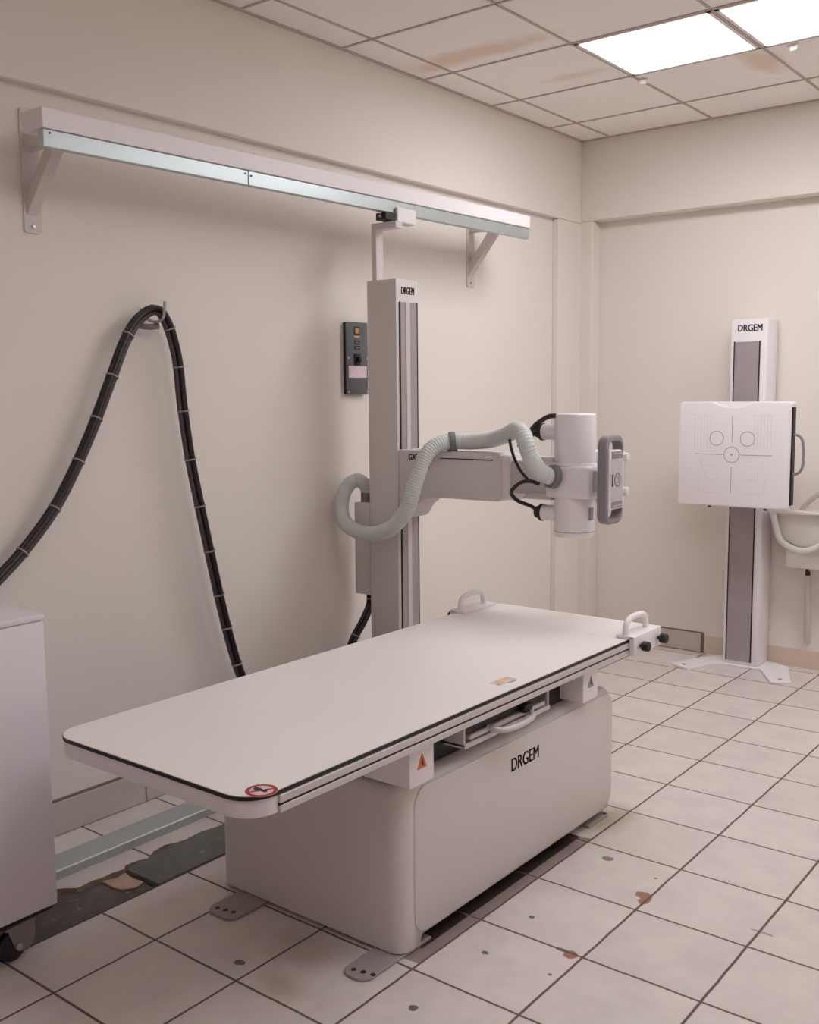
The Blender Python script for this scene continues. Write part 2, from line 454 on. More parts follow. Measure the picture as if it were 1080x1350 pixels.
ceiling_light(3, -3, 'added unseen fill light above the near end of the table', 'dimfill')  # unseen dimmed fixture, added to lift the near wall and table
ceiling_light(3, -6, 'added unseen fill light above where the photo was taken', 'weak')  # unseen weak fixture, added to lift the near floor and base end
ceiling_light(4, -3, 'added unseen fill light above the floor right of the table', 'dimfill')  # second dimmed fixture added for fill on the near side
for (x, y, s) in ((-2.207, 4.60, 'small white clip on the ceiling bar by the left ceiling light'), (-1.504, 4.57, 'small white clip on the ceiling bar below the cut-off ceiling light')):
    c = MB(); c.box(x-.014, x+.014, y-.008, y+.008, H-.028, H-.005, .003); c.box(x-.03, x+.02, y-.006, y+.006, H-.009, H-.005)
    tag(c.build('ceiling_clip', M['white']), s, 'clip')

# baseboards
b = MB(); y = 1.20
ends = [YF, .6, .93, 1.40, 1.855, 2.268, 2.60, 2.93, 3.26, 3.59, 3.92, 4.25, 4.58, 4.91, 5.236]
for a, c in zip(ends, ends[1:]): b.box(XL, XL+.011, a+.0025, c-.0025, 0.002, .122, .002, 1)
b.slot = 1; b.box(XL, XL+.006, YF, 5.236, 0, .1225); b.box(XL, XL+.010, YF, 5.236, .121, .1285)
struct(b.build('baseboard_left', [M['base'], M['joint']]))
b = MB()
for a, c in ((-2.945, -2.60), (-2.595, -2.262)): b.box(a, c, YB-.011, YB, .004, .112, .002, 1)
b.slot = 1; b.box(-2.945, -2.245, YB-.007, YB, 0, .119); b.slot = 2; b.box(-2.244, XR, YB-.005, YB, 0, .10)
struct(b.build('baseboard_back', [M['base'], M['joint'], M['plaster']]))

# ------------------------------------------------------------------ lifted-tile channel
pts = [(-2.659, 1.886), (-2.494, 1.888), (-2.494, 3.05), (-2.672, 3.05), (-2.676, 2.7), (-2.672, 2.286), (-2.683, 2.21), (-2.678, 2.147), (-2.688, 2.10), (-2.668, 2.0), (-2.668, 1.944)]
b = MB(); b.prism([(x, y, -.0145) for x, y in pts], (0, 0, .0135), .0015, 1)
tag(b.build('cover_board', M['greentop']), 'grey-green board laid in the floor channel beside the table base', 'board')
b = MB(); b.prism([(-2.664, 1.80, -.015), (-2.60, 1.797, -.015), (-2.566, 1.805, -.015), (-2.545, 1.84, -.015), (-2.556, 1.878, -.015), (-2.60, 1.872, -.015), (-2.655, 1.88, -.015), (-2.645, 1.84, -.015)], (0, 0, .007), .002, 1)
tag(b.build('mortar_patch', M['mortar']), 'pinkish patch of mortar in the dark floor channel, by the end of the board', 'mortar')

# ------------------------------------------------------------------ floor rail and overhead rail
b = MB()
b.box(-2.872, -2.764, 1.0, 5.0, 0, .030, .001, 1)
t = thing('floor_rail', 'long silver steel rail lying on the floor tiles by the left wall', 'rail', (-2.82, 3.0, 0)); b.build('rail_body', M['zinc'], t)
b = MB(); b.box(-2.7665, -2.7625, 1.0, 5.0, .026, .0315, .001, 1); lab(b.build('edge_highlight', M['highlight'], t), 'painted highlight along the rail edge')  # thin pale strip, a highlight painted along the rail's top edge
t = thing('overhead_rail', 'long white and silver rail bracketed high on the left wall', 'rail', (-2.9, 3.13, 2.3))
RY0, RY1, RZ = 1.775, 4.49, .030
def slant(o):           # the rail climbs slightly towards the far wall
    for v in o.data.vertices:
        y = v.co.y+ORG[o.name].y; v.co.z += RZ*(y-RY0)/(RY1-RY0)
b = MB(); b.box(-2.865, -2.752, RY0, RY1, 2.292, 2.352, .003, 1); slant(b.build('white_channel', M['white'], t))
b = MB(); b.box(-2.785, -2.757, RY0+.004, RY1-.002, 2.240, 2.2905, .002, 1)
tr = b.build('steel_track', M['zinc'], t); slant(tr); lab(tr, 'silver steel track under the white channel')
b = MB(); b.box(-2.757, -2.7555, 2.590, 2.592, 2.241, 2.289); jn = b.build('joint', M['dark'], tr); slant(jn)
for (y, z) in ((2.577, 2.278), (2.605, 2.274), (1.80, 2.28)):
    b = MB(); b.cyl((-2.7575, y, z), (-2.7545, y, z), .0035, n=12); slant(b.build('bolt', M['dark'], tr))
for (y0, zt, zb, dz) in ((1.888, 2.425, 2.035, 0.), (4.372, 2.42, 2.046, .028)):
    k = MB(); k.prism([(XL, a, c) for a, c in rrect(y0, y0+.064, zb, zt, .010, 4)], (.007, 0, 0)); pl = k.build('wall_bracket', M['bracket'], t)
    k = MB(); k.box(XL+.006, -2.80, y0+.008, y0+.05, 2.292+dz, 2.345+dz, .003, 1); k.build('bracket_arm', M['bracket'], pl)
    a = Vector((XL+.006, y0+.029, zb+.055)); c = Vector((-2.865, y0+.029, 2.30+dz)); d = (c-a).normalized(); nrm = Vector((-d.z, 0, d.x))
    k = MB(); k.prism([a-nrm*.0, a+nrm*.042, c+nrm*.042, c-nrm*.0], (0, .04, 0), .002, 1)
    k.bm.verts.ensure_lookup_table()
    bmesh.ops.translate(k.bm, verts=k.bm.verts, vec=(0, -.02, 0)); k.build('bracket_strut', M['bracket'], pl)
    for z in (zb+.022, zt-.025):
        k = MB(); k.cyl((XL+.006, y0+.032, z), (XL+.012, y0+.032, z), .007, n=6); k.build('bolt', M['steel'], pl)

# ------------------------------------------------------------------ X-ray tube stand
ts = thing('xray_tube_stand', 'tall white X-ray tube column with arm and hose behind the table', 'X-ray machine', (-2.78, 3.425, 0.03))
CX0, CX1, CY0, CY1, CZ = -2.86, -2.70, 3.35, 3.503, 1.982
b = MB(); b.box(CX0, CX1, CY0, CY1, .05, CZ, .006, 2); col_ = b.build('column', M['shell'], ts)
b = MB(); b.box(CX1-.001, CX1+.004, CY0+.022, CY1-.014, .10, 1.888, .001, 1); tp = b.build('column_track', M['track'], ts); lab(tp, 'grey track panel on the column front')
b = MB(); b.box(CX1+.003, CX1+.007, CY0+.058, CY0+.086, .10, 1.887, .0015, 1); lab(b.build('guide_strip', M['alu'], tp), 'pale strip down the grey track')
b = MB()
for y in (CY0+.021, CY1-.016): b.box(CX1-.001, CX1+.005, y-.003, y+.003, .10, 1.888)
lab(b.build('track_edge', M['black'], tp), 'black edge line of the track')
text('lettering', 'DRGEM', .043, (CX1+.0006, (CY0+CY1)/2+.002, 1.934), (0, 1, 0), (0, 0, 1), M['ink'], col_, xs=.62, bold=.0016)
b = MB(); b.box(-2.875, -2.745, 3.30, 3.55, .035, .10, .006); b.build('base_carriage', M['greyp'], ts)
# mast up to the overhead rail
b = MB(); b.prism([(-2.848, 3.372, CZ-.01), (-2.822, 3.372, CZ-.01), (-2.822, 3.372, 2.193), (-2.715, 3.372, 2.193), (-2.715, 3.372, 2.219), (-2.848, 3.372, 2.219)], (0, .048, 0), .002, 1); b.build('mast_bracket', M['bracket'], ts)
b = MB(); b.box(-2.755, -2.741, 3.418, 3.545, 2.222, 2.283, .003, 1); gc = b.build('guide_carriage', M['white'], ts)
b = MB(); b.box(-2.79, -2.7555, 3.42, 3.54, 2.220, 2.250, .002, 1); b.build('carriage_block', M['bracket'], gc)
b = MB(); b.box(-2.80, -2.746, 3.345, 3.414, 2.224, 2.2535, .002, 1); ro = b.build('guide_roller', M['black'], gc)
b = MB(); b.cyl((-2.77, 3.335, 2.238), (-2.77, 3.36, 2.238), .006, n=12); b.cyl((-2.77, 3.34, 2.250), (-2.77, 3.42, 2.250), .003, n=10); b.build('axle', M['steel'], gc)
# junction box behind the column
b = MB(); b.box(-2.958, -2.868, 3.362, 3.50, .628, 1.035, .004, 2); jb = b.build('junction_box', M['shell'], ts)
b = MB(); b.cyl((-2.93, 3.43, 1.03), (-2.93, 3.43, 1.075), .036, n=24, bev=.004); b.build('hose_socket', M['collar'], jb)
# arm
ya, yb_ = 3.355, 3.492
prof = [(-2.699, .985), (-2.662, .985), (-2.640, .996), (-2.610, 1.040), (-2.565, 1.070), (-2.52, 1.080)]
prof += [(x, z) for x, z in rrect(-2.60, -2.185, 1.080, 1.274, .028, 5)[7:7+12]] + [(-2.699, 1.274)]
b = MB(); b.prism([(x, ya, z) for x, z in prof], (0, yb_-ya, 0), .006, 2); arm = b.build('arm_housing', M['shell'], ts)
b = MB(); b.box(-2.482, -2.222, ya-.002, ya+.004, 1.243, 1.2465); b.build('panel_line', M['ink'], arm)
text('lettering', 'GXR', .038, (-2.617, ya-.0006, 1.243), (1, 0, 0), (0, 0, 1), M['ink'], arm, xs=.72, bold=.0014)
b = MB(); b.prism([(-2.186, y, z) for y, z in rrect(ya+.006, yb_-.006, 1.088, 1.268, .022, 5)], (.038, 0, 0), .005, 2); b.build('arm_collar', M['white'], ts)
b = MB(); b.box(-2.15, -1.955, 3.372, 3.478, 1.116, 1.246, .008, 2); b.build('inner_arm', M['shell'], ts)
b = MB(); b.prism([(-2.10, 3.366, 1.10), (-1.97, 3.366, 1.10), (-1.97, 3.366, 1.128), (-2.06, 3.366, 1.128)], (0, .118, 0), .004, 2); b.build('arm_support', M['shell'], ts)
b = MB(); b.box(-2.07, -1.965, 3.38, 3.47, 1.24, 1.262, .006); b.build('arm_cap', M['shell'], ts)
# tube head
tx, ty = -1.895, 3.42
b = MB(); b.cyl((tx, ty, 1.236), (tx, ty, 1.428), .078, n=48, bev=.007); b.cyl((tx, ty, 1.232), (tx, ty, 1.243), .081, n=48, bev=.003); th = b.build('tube_housing', M['white'], ts)
b = MB(); b.box(-1.978, -1.792, 3.338, 3.50, 1.114, 1.236, .012, 3); b.build('trunnion', M['white'], ts)
b = MB(); b.cyl((tx, ty, .982), (tx, ty, 1.118), .077, n=48); b.cyl((tx, ty, .962), (tx, ty, .984), .071, .077, n=48, bev=.004); lo = b.build('tube_housing', M['white'], ts)
b = MB(); b.ring((tx, ty, .984), (0, 0, 1), .0768, .0012, 48, 6); b.box(-1.822, -1.8165, 3.398, 3.424, 1.03, 1.078); b.build('seam', M['greyp'], lo)
for z, p in ((1.358, th), (1.048, lo)):
    b = MB(); b.cyl((-2.02, 3.40, z), (-1.95, 3.40, z), .030, n=28); b.build('cable_socket', M['white'], p)
    b = MB(); b.cyl((-2.030, 3.40, z), (-2.018, 3.40, z), .0335, n=28, bev=.002); b.cyl((-2.05, 3.40, z), (-2.029, 3.40, z), .022, .027, n=24); lab(b.build('socket_ring', M['dark'], p), 'dark ring of the cable socket')
hs = smooth_path([(-2.10, 3.35, 1.30), (-2.065, 3.36, 1.347), (-2.038, 3.36, 1.38), (-2.005, 3.36, 1.403), (-1.972, 3.36, 1.418), (-1.945, 3.37, 1.420)])
b = MB(); b.tube(hs, .0095, 10); b.tube(smooth_path([(-2.075, 3.36, 1.335), (-2.06, 3.38, 1.347), (-2.045, 3.40, 1.356)]), .010, 10)
lab(b.build('tube_cable', M['cable'], ts), 'short black cable at the top of the tube head')
b = MB(); b.tube(smooth_path([(-1.99, 3.32, 1.165), (-2.026, 3.315, 1.174), (-2.07, 3.32, 1.167), (-2.116, 3.33, 1.136), (-2.125, 3.34, 1.117), (-2.104, 3.35, 1.092), (-2.06, 3.38, 1.07), (-2.04, 3.40, 1.048)]), .0075, 10)
lab(b.build('tube_cable', M['cable'], ts), 'looped black cable at the bottom of the tube head')
b = MB(); b.tube(smooth_path([(-2.13, 3.33, 1.33), (-2.122, 3.33, 1.298), (-2.103, 3.325, 1.255), (-2.073, 3.32, 1.212), (-2.04, 3.318, 1.18)]), .006, 8)
lab(b.build('tube_cable', M['cable'], ts), 'thin black cable along the grey hose')
# control panel with its grip frame
out = [(y, z) for y, z in rrect(3.300, 3.438, 1.028, 1.352, .042, 8)]
inn = [(y, z) for y, z in rrect(3.316, 3.422, 1.048, 1.332, .028, 8)]
b = MB(); bm = b.bm
vo0 = [bm.verts.new((-1.740, y, z)) for y, z in out]; vo1 = [bm.verts.new((-1.700, y, z)) for y, z in out]
vi0 = [bm.verts.new((-1.740, y, z)) for y, z in inn]; vi1 = [bm.verts.new((-1.700, y, z)) for y, z in inn]
n = len(out)
for k in range(n):
    q = (k+1) % n
    for A, B in ((vo0, vo1), (vi1, vi0), (vo1, vi1), (vi0, vo0)): bm.faces.new((A[k], A[q], B[q], B[k]))
bmesh.ops.recalc_face_normals(bm, faces=bm.faces)
es = [e for e in bm.edges if abs(e.verts[0].co.x-e.verts[1].co.x) < 1e-6 and (e.verts[0] in vo0+vo1) and (e.verts[1] in vo0+vo1)]
bmesh.ops.bevel(bm, geom=es, offset=.008, segments=3, profile=.5, affect='EDGES')
cp = b.build('grip_frame', M['greyp'], ts)
b = MB(); b.prism([(-1.735, y, z) for y, z in rrect(3.314, 3.424, 1.084, 1.300, [.006, .006, .03, .03], 6)], (.040, 0, 0), .003, 2)
pf = b.build('control_panel', M['white'], ts)
b = MB(); b.box(-1.697, -1.6942, 3.322, 3.417, 1.114, 1.266, .001, 1); b.build('panel_face', M['lightgrey'], pf)
for z0, z1 in ((1.267, 1.294), (1.088, 1.113)):
    b = MB(); b.box(-1.6955, -1.6935, 3.328, 3.414, z0, z1, .001, 1); lab(b.build('button_strip', M['greyp'], pf), 'dark button strip')
for k in range(5):
    for z0, z1 in ((1.284, 1.289), (1.095, 1.099)):
        b = MB(); b.box(-1.694, -1.6925, 3.345+.013*k, 3.352+.013*k, z0, z1); b.build('button', M['stickerw'], pf)
b = MB(); b.cyl((-1.696, 3.375, 1.190), (-1.6928, 3.375, 1.190), .026, n=32); b.slot = 1; b.cyl((-1.694, 3.375, 1.190), (-1.6922, 3.375, 1.190), .019, n=32); b.build('dial', [M['greyp'], M['lightgrey']], pf)
for (y0, y1_, z0, z1) in ((3.333, 3.338, 1.168, 1.212), (3.366, 3.369, 1.178, 1.205), (3.38, 3.383, 1.178, 1.205)):
    b = MB(); b.box(-1.695, -1.6915, y0, y1_, z0, z1); b.build('panel_mark', M['dark'], pf)
b = MB(); b.box(-1.80, -1.735, 3.37, 3.43, 1.14, 1.22, .004); b.build('panel_mount', M['lightgrey'], ts)
b = MB(); b.box(-1.975, -1.775, 3.49, 3.60, 1.09, 1.285, .008); cl = b.build('collimator', M['white'], ts)
for z in (1.262, 1.132):
    b = MB(); b.cyl((-1.78, 3.545, z), (-1.735, 3.545, z), .017, n=24, bev=.003); b.build('knob', M['ceramic'], cl)
b = MB(); b.box(-1.776, -1.765, 3.515, 3.585, 1.11, 1.27, .003); b.build('side_plate', M['lightgrey'], cl)
# corrugated hose
hp = [(-2.930, 3.43, 1.06), (-2.944, 3.425, 1.105), (-2.972, 3.40, 1.128), (-3.000, 3.36, 1.096), (-2.996, 3.32, 1.016), (-2.927, 3.28, .945), (-2.785, 3.25, .920), (-2.644, 3.23, .956),
      (-2.555, 3.23, 1.046), (-2.519, 3.24, 1.155), (-2.495, 3.27, 1.252), (-2.467, 3.32, 1.302), (-2.43, 3.375, 1.313), (-2.36, 3.405, 1.313), (-2.266, 3.405, 1.322), (-2.175, 3.375, 1.344),
      (-2.096, 3.32, 1.366), (-2.031, 3.262, 1.358), (-1.997, 3.236, 1.322), (-1.985, 3.247, 1.272), (-1.967, 3.28, 1.220), (-1.947, 3.312, 1.198), (-1.935, 3.34, 1.192)]
path = even(smooth_path(hp, 10), .0022)
b = MB(); b.tube(path, .0315, 20, rmod=lambda d: 1+.035*math.sin(d*2*PI/.0105)); hz = b.build('corrugated_hose', M['hose'], ts, angle=80)
lab(hz, 'pale grey corrugated hose looping from column to tube head')
i = min(range(len(path)), key=lambda k: (path[k]-Vector((-2.43, 3.37, 1.312))).length)
d = (path[i+3]-path[i-3]).normalized()
b = MB(); b.cyl(path[i]-d*.012, path[i]+d*.012, .041, n=32, bev=.003); b.box(path[i].x-.012, path[i].x+.012, path[i].y-.02, path[i].y+.02, 1.272, path[i].z); lab(b.build('hose_clamp', M['collar'], hz), 'grey clamp on the hose')
e = path[-1]; d = (path[-1]-path[-16]).normalized()
b = MB(); b.cyl(e-d*.024, e+d*.004, .0445, n=36, bev=.005); lab(b.build('hose_collar', M['collar'], hz), 'dark grey collar at the hose end')

# ------------------------------------------------------------------ patient table
tb = thing('patient_table', 'white X-ray patient table with long flat top and floating base', 'X-ray table', (-1.97, 2.6, 0))
TX0, TX1, TY0, TY1, TZ = -2.285, -1.552, 1.415, 3.445, .655
o2 = rrect(TX0, TX1, TY0, TY1, .075, 10)
b = MB(); b.prism([(x, y, TZ-.003) for x, y in o2], (0, 0, .003)); top = b.build('tabletop', M['laminate'], tb)
b = MB(); b.prism([(x, y, TZ-.0105) for x, y in rrect(TX0-.002, TX1+.002, TY0-.002, TY1+.002, .077, 10)], (0, 0, .0085)); lab(b.build('edge_band', M['black'], top), 'thin black edge of the tabletop')
b = MB(); b.prism([(x, y, TZ-.052) for x, y in rrect(TX0+.001, TX1-.001, TY0+.001, TY1-.001, .075, 10)], (0, 0, .042), .003, 2); fr = b.build('table_frame', M['white'], tb)
for x, s in ((TX1, 1), (TX0, -1)):
    b = MB()
    b.box(min(x-.002*s, x+.006*s), max(x-.002*s, x+.006*s), TY0+.085, TY1-.03, TZ-.030, TZ-.012, .001, 1)
    b.box(min(x-.002*s, x+.006*s), max(x-.002*s, x+.006*s), TY0+.085, TY1-.03, TZ-.052, TZ-.036, .001, 1)
    sr = b.build('side_rail', M['alu'], tb)
    b = MB(); b.box(min(x-.001*s, x+.003*s), max(x-.001*s, x+.003*s), TY0+.084, TY1-.03, TZ-.037, TZ-.029); lab(b.build('groove', M['ink'], sr), 'dark groove along the rail')
# stickers on the top
b = MB(); b.prism([(-1.6*0+x, y, TZ) for x, y in [(-1.577+.036*math.cos(k*PI/16), 1.474+.036*math.sin(k*PI/16)) for k in range(32)]], (0, 0, .0006)); st = b.build('prohibition_sticker', [M['stickerw']], top)
b = MB(); b.ring((-1.577, 1.474, TZ+.0005), (0, 0, 1), .031, .0045, 40, 6)
for v in b.bm.verts: v.co.z = TZ+.0006+max(0, v.co.z-TZ-.0005)*.1
b.box(-.031, .031, -.003, .003, 0, .0004, mtx=Matrix.Translation((-1.577, 1.474, TZ+.0006)) @ Matrix.Rotation(math.radians(60), 4, 'Z')); b.build('sticker_ring', M['red'], top)
b = MB(); b.ball((-1.588, 1.474, TZ+.0008), .009, (1.3, .9, .04)); b.box(-1.584, -1.562, 1.470, 1.478, TZ+.0006, TZ+.0012); b.ball((-1.570, 1.482, TZ+.0008), .005, (1, 1, .06)); b.box(-1.604, -1.588, 1.476, 1.481, TZ+.0006, TZ+.0012); b.build('pictogram', M['ink'], top)
b = MB(); b.box(-1.638, -1.598, 2.455, 2.545, TZ, TZ+.0006); b.build('yellow_label', M['stickerw'], top)
b = MB(); b.box(-1.634, -1.620, 2.475, 2.54, TZ+.0005, TZ+.0009); b.box(-1.616, -1.606, 2.46, 2.485, TZ+.0005, TZ+.0009); b.build('label_print', M['yellow'], top)
b = MB(); b.box(-1.612, -1.604, 2.452, 2.462, TZ+.0007, TZ+.0012); b.build('label_corner', M['print'], top)
b = MB(); b.box(-1.597, -1.590, 2.49, 2.53, TZ, TZ+.0006); b.build('label_text', M['print'], top)
# carriage under the top
b = MB(); b.box(-2.20, -1.665, 2.02, 3.00, .478, TZ-.053, .004); uc = b.build('under_carriage', M['black'], tb)
b = MB(); b.box(-2.20, -1.575, 2.035, 3.06, TZ-.060, TZ-.050, .001); b.build('cross_plate', M['alu'], tb)
for (yy0, yy1, c) in ((1.995, 2.100, 'orange'), (2.920, 3.022, 'print')):
    b = MB(); b.box(-2.18, -1.578, yy0, yy1, .488, TZ-.053, .003, 2); sb = b.build('support_block', M['white'], tb)
    ym = (yy0+yy1)/2; zc = .552
    b = MB(); b.prism([(-1.578, ym-.021, zc-.020), (-1.578, ym+.021, zc-.020), (-1.578, ym, zc+.022)], (.0008, 0, 0)); b.build('warning_triangle', M[c], sb)
    b = MB(); b.prism([(-1.5772, ym-.003, zc-.010), (-1.5772, ym+.007, zc-.012), (-1.5772, ym, zc+.010)], (.0008, 0, 0)); b.build('warning_mark', M['ink'], sb)
b = MB(); b.box(-2.15, -1.595, 2.262, 2.270, .522, .597, .001, 1); b.box(-2.15, -1.595, 2.720, 2.728, .522, .597, .001, 1)
b.box(-2.15, -1.590, 2.262, 2.728, .516, .530, .002, 1); ca = b.build('cassette_tray', M['shell'], tb)
b = MB(); b.box(-2.1, -1.592, 2.29, 2.70, .536, .550, .002, 1); b.build('tray_front', M['alu'], ca)
b = MB(); b.box(-2.05, -1.60, 2.275, 2.715, .5545, .594); b.build('tray_cavity', M['black'], ca)
b = MB(); b.tube(smooth_path([(-1.60, 2.385, .548), (-1.575, 2.392, .544), (-1.555, 2.42, .540), (-1.548, 2.49, .539), (-1.555, 2.56, .540), (-1.575, 2.588, .544), (-1.60, 2.595, .548)], 6), .010, 14)
lab(b.build('tray_handle', M['alu'], ca), 'curved pale handle of the tray'); 
b = MB(); b.box(-1.598, -1.576, 2.555, 2.60, .548, .572, .003); b.build('tray_latch', M['black'], ca)
# pedestal base
b = MB(); b.box(-2.335, -1.615, 2.0, 3.215, .012, .477, .045, 4, edges=lambda d, c: abs(d.z) > .5 or c.z > .3); bc = b.build('base_cover', M['shell'], tb)
b = MB(); b.box(-1.70, -1.55, 2.085, 3.30, -.05, .040, .012, 3); ct = b.build('cut', M['shell'], tb)     # the front skirt stops short of the floor
md = bc.modifiers.new('b', 'BOOLEAN'); md.operation = 'DIFFERENCE'; md.object = ct; md.solver = 'EXACT'
bpy.context.view_layer.update()
nm = bpy.data.meshes.new_from_object(bc.evaluated_get(bpy.context.evaluated_depsgraph_get()))
bc.modifiers.clear(); bc.data = nm; bpy.data.objects.remove(ct)
b = MB(); b.prism([(-1.6155, y, z) for y, z in rrect(2.058, 3.20, .044, .458, .055, 8)], (.0022, 0, 0), .0015, 2); fp = b.build('front_panel', M['shell'], bc)
text('lettering', 'DRGEM', .060, (-1.6131, 2.618, .381), (0, 1, 0), (0, 0, 1), M['ink'], bc, xs=.82, bold=.0014)
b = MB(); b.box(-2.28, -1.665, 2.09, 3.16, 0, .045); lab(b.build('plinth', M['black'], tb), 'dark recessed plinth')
for (x0, x1, s) in ((-2.245, -2.13, -1), (-1.712, -1.622, -1), (-1.712, -1.618, 1)):
    if s < 0: oo = rrect(x0, x1, 1.858, 2.14, [.035, .035, 0, 0], 6)
    else: oo = rrect(x0, x1, 3.05, 3.20, [0, 0, .02, .02], 6)
    b = MB(); b.prism([(x, y, 0) for x, y in oo], (0, 0, .009), .0015, 1); ft = b.build('foot_plate', M['plate'], tb)
    for k in range(3):
        b = MB(); x = x0+.028+.028*k; y = 1.885+.006*k if s < 0 else 3.18
        b.cyl((x, y, .0085), (x, y, .0096), .0075, n=16); lab(b.build('bolt_hole', M['black'], ft), 'dark bolt hole')
# clamp-on hand grips at the far end
for x, s in ((TX1, 1), (TX0, -1)):
    xa, xb = sorted((x-.045*s, x+.022*s)); xc, xd = sorted((x+.006*s, x+.026*s))
    b = MB(); b.box(xa, xb, 3.185, 3.405, TZ, TZ+.012, .003); b.box(xc, xd, 3.185, 3.405, TZ-.058, TZ+.011, .003); hg = b.build('hand_grip', M['white'], tb)
    gx = x-.015*s
    b = MB(); b.tube(smooth_path([(gx, 3.20, TZ+.008), (gx, 3.201, TZ+.036), (gx, 3.215, TZ+.056), (gx, 3.25, TZ+.066), (gx, 3.30, TZ+.067), (gx, 3.335, TZ+.062), (gx, 3.355, TZ+.045), (gx, 3.36, TZ+.008)], 6), .011, 14); b.build('grip_bar', M['white'], hg)
    for y in (3.23, 3.375):
        b = MB(); b.cyl((x+.024*s, y, TZ-.026), (x+.040*s, y, TZ-.026), .006, n=14); b.cyl((x+.036*s, y, TZ-.026), (x+.062*s, y, TZ-.026), .0175, n=24, bev=.004); lab(b.build('clamp_knob', M['black'], hg), 'round black clamp knob')

# ------------------------------------------------------------------ wall stand with detector
ws = thing('wall_bucky_stand', 'white floor-to-chest column stand with square detector plate by the back wall', 'X-ray stand', (-1.97, 5.5, 0))
b = MB(); b.box(-2.068, -1.872, 5.425, 5.585, .012, 1.884, .006, 2); wc = b.build('column', M['white'], ws)
b = MB(); b.box(-2.048, -1.910, 5.421, 5.426, .03, 1.766, .001, 1); wt = b.build('column_track', M['track'], ws); lab(wt, 'grey track panel on the column front')
b = MB(); b.box(-2.050, -2.044, 5.4195, 5.424, .03, 1.768); b.box(-1.914, -1.908, 5.4195, 5.424, .03, 1.768); lab(b.build('track_edge', M['black'], wt), 'black edge line of the track')
text('lettering', 'DRGEM', .050, (-1.966, 5.4246, 1.836), (1, 0, 0), (0, 0, 1), M['ink'], wc, xs=.80, bold=.0017)
b = MB(); b.prism([(x, y, 0) for x, y in ((-2.29, 5.237), (-2.163, 5.175), (-2.108, 5.341), (-2.059, 5.40), (-1.845, 5.40), (-1.723, 5.191), (-1.632, 5.24), (-1.74, 5.53), (-1.83, 5.585), (-2.12, 5.585), (-2.207, 5.44))], (0, 0, .012), .002, 1); bp_ = b.build('base_plate', M['white'], ws)
for (x, y) in ((-2.215, 5.245), (-1.695, 5.262)):
    b = MB(); b.cyl((x, y, .011), (x, y, .015), .010, n=12); b.build('bolt', M['print'], bp_)
DX0, DX1, DZ0, DZ1 = -2.250, -1.664, .906, 1.452
ol = rrect(DX0, DX1, DZ0, DZ1, .022, 6)
# chin notch in the top edge
res = []
for k, (x, z) in enumerate(ol):
    res.append((x, z))
    if k == 20: pass
topi = [k for k, (x, z) in enumerate(ol) if abs(z-DZ1) < 1e-6]
ol2 = ol[:14+7]; rest = ol[14+7:]
notch = [(-1.957+.105*math.cos(t*PI/12)*1., DZ1-.030*(math.sin(t*PI/12)**2)) for t in range(0, 13)]
ol = ol2+notch+rest
b = MB(); b.prism([(x, 5.190, z) for x, z in ol], (0, .026, 0), .007, 3); dp = b.build('detector_plate', M['white'], ws)
b = MB(); b.prism([(x, 5.215, z) for x, z in rrect(DX0+.012, DX1-.006, DZ0+.010, DZ1-.001, .015, 4)], (0, .09, 0), .004, 2); b.build('detector_housing', M['white'], ws)
b = MB(); b.box(DX1-.012, DX1+.004, 5.222, 5.262, DZ0+.02, DZ1-.028, .001, 1); lab(b.build('cassette_slot', M['black'], ws), 'black slot down the side of the detector')
b = MB(); b.box(-2.05, -1.89, 5.30, 5.43, .98, 1.36, .004); b.build('detector_mount', M['shell'], ws)
b = MB(); b.tube(smooth_path([(-1.662, 5.242, 1.285), (-1.640, 5.242, 1.282), (-1.618, 5.242, 1.258), (-1.610, 5.242, 1.20), (-1.612, 5.242, 1.14), (-1.622, 5.242, 1.105), (-1.642, 5.242, 1.088), (-1.662, 5.242, 1.086)], 6), .007, 12)
lab(b.build('side_handle', M['greyp'], ws), 'grey loop handle on the detector side')
for x in (-2.088, -1.79):
    b = MB(); b.cyl((x, 5.235, .893), (x, 5.235, .918), .009, n=16); lab(b.build('stop_pin', M['black'], ws), 'small black pin under the detector')
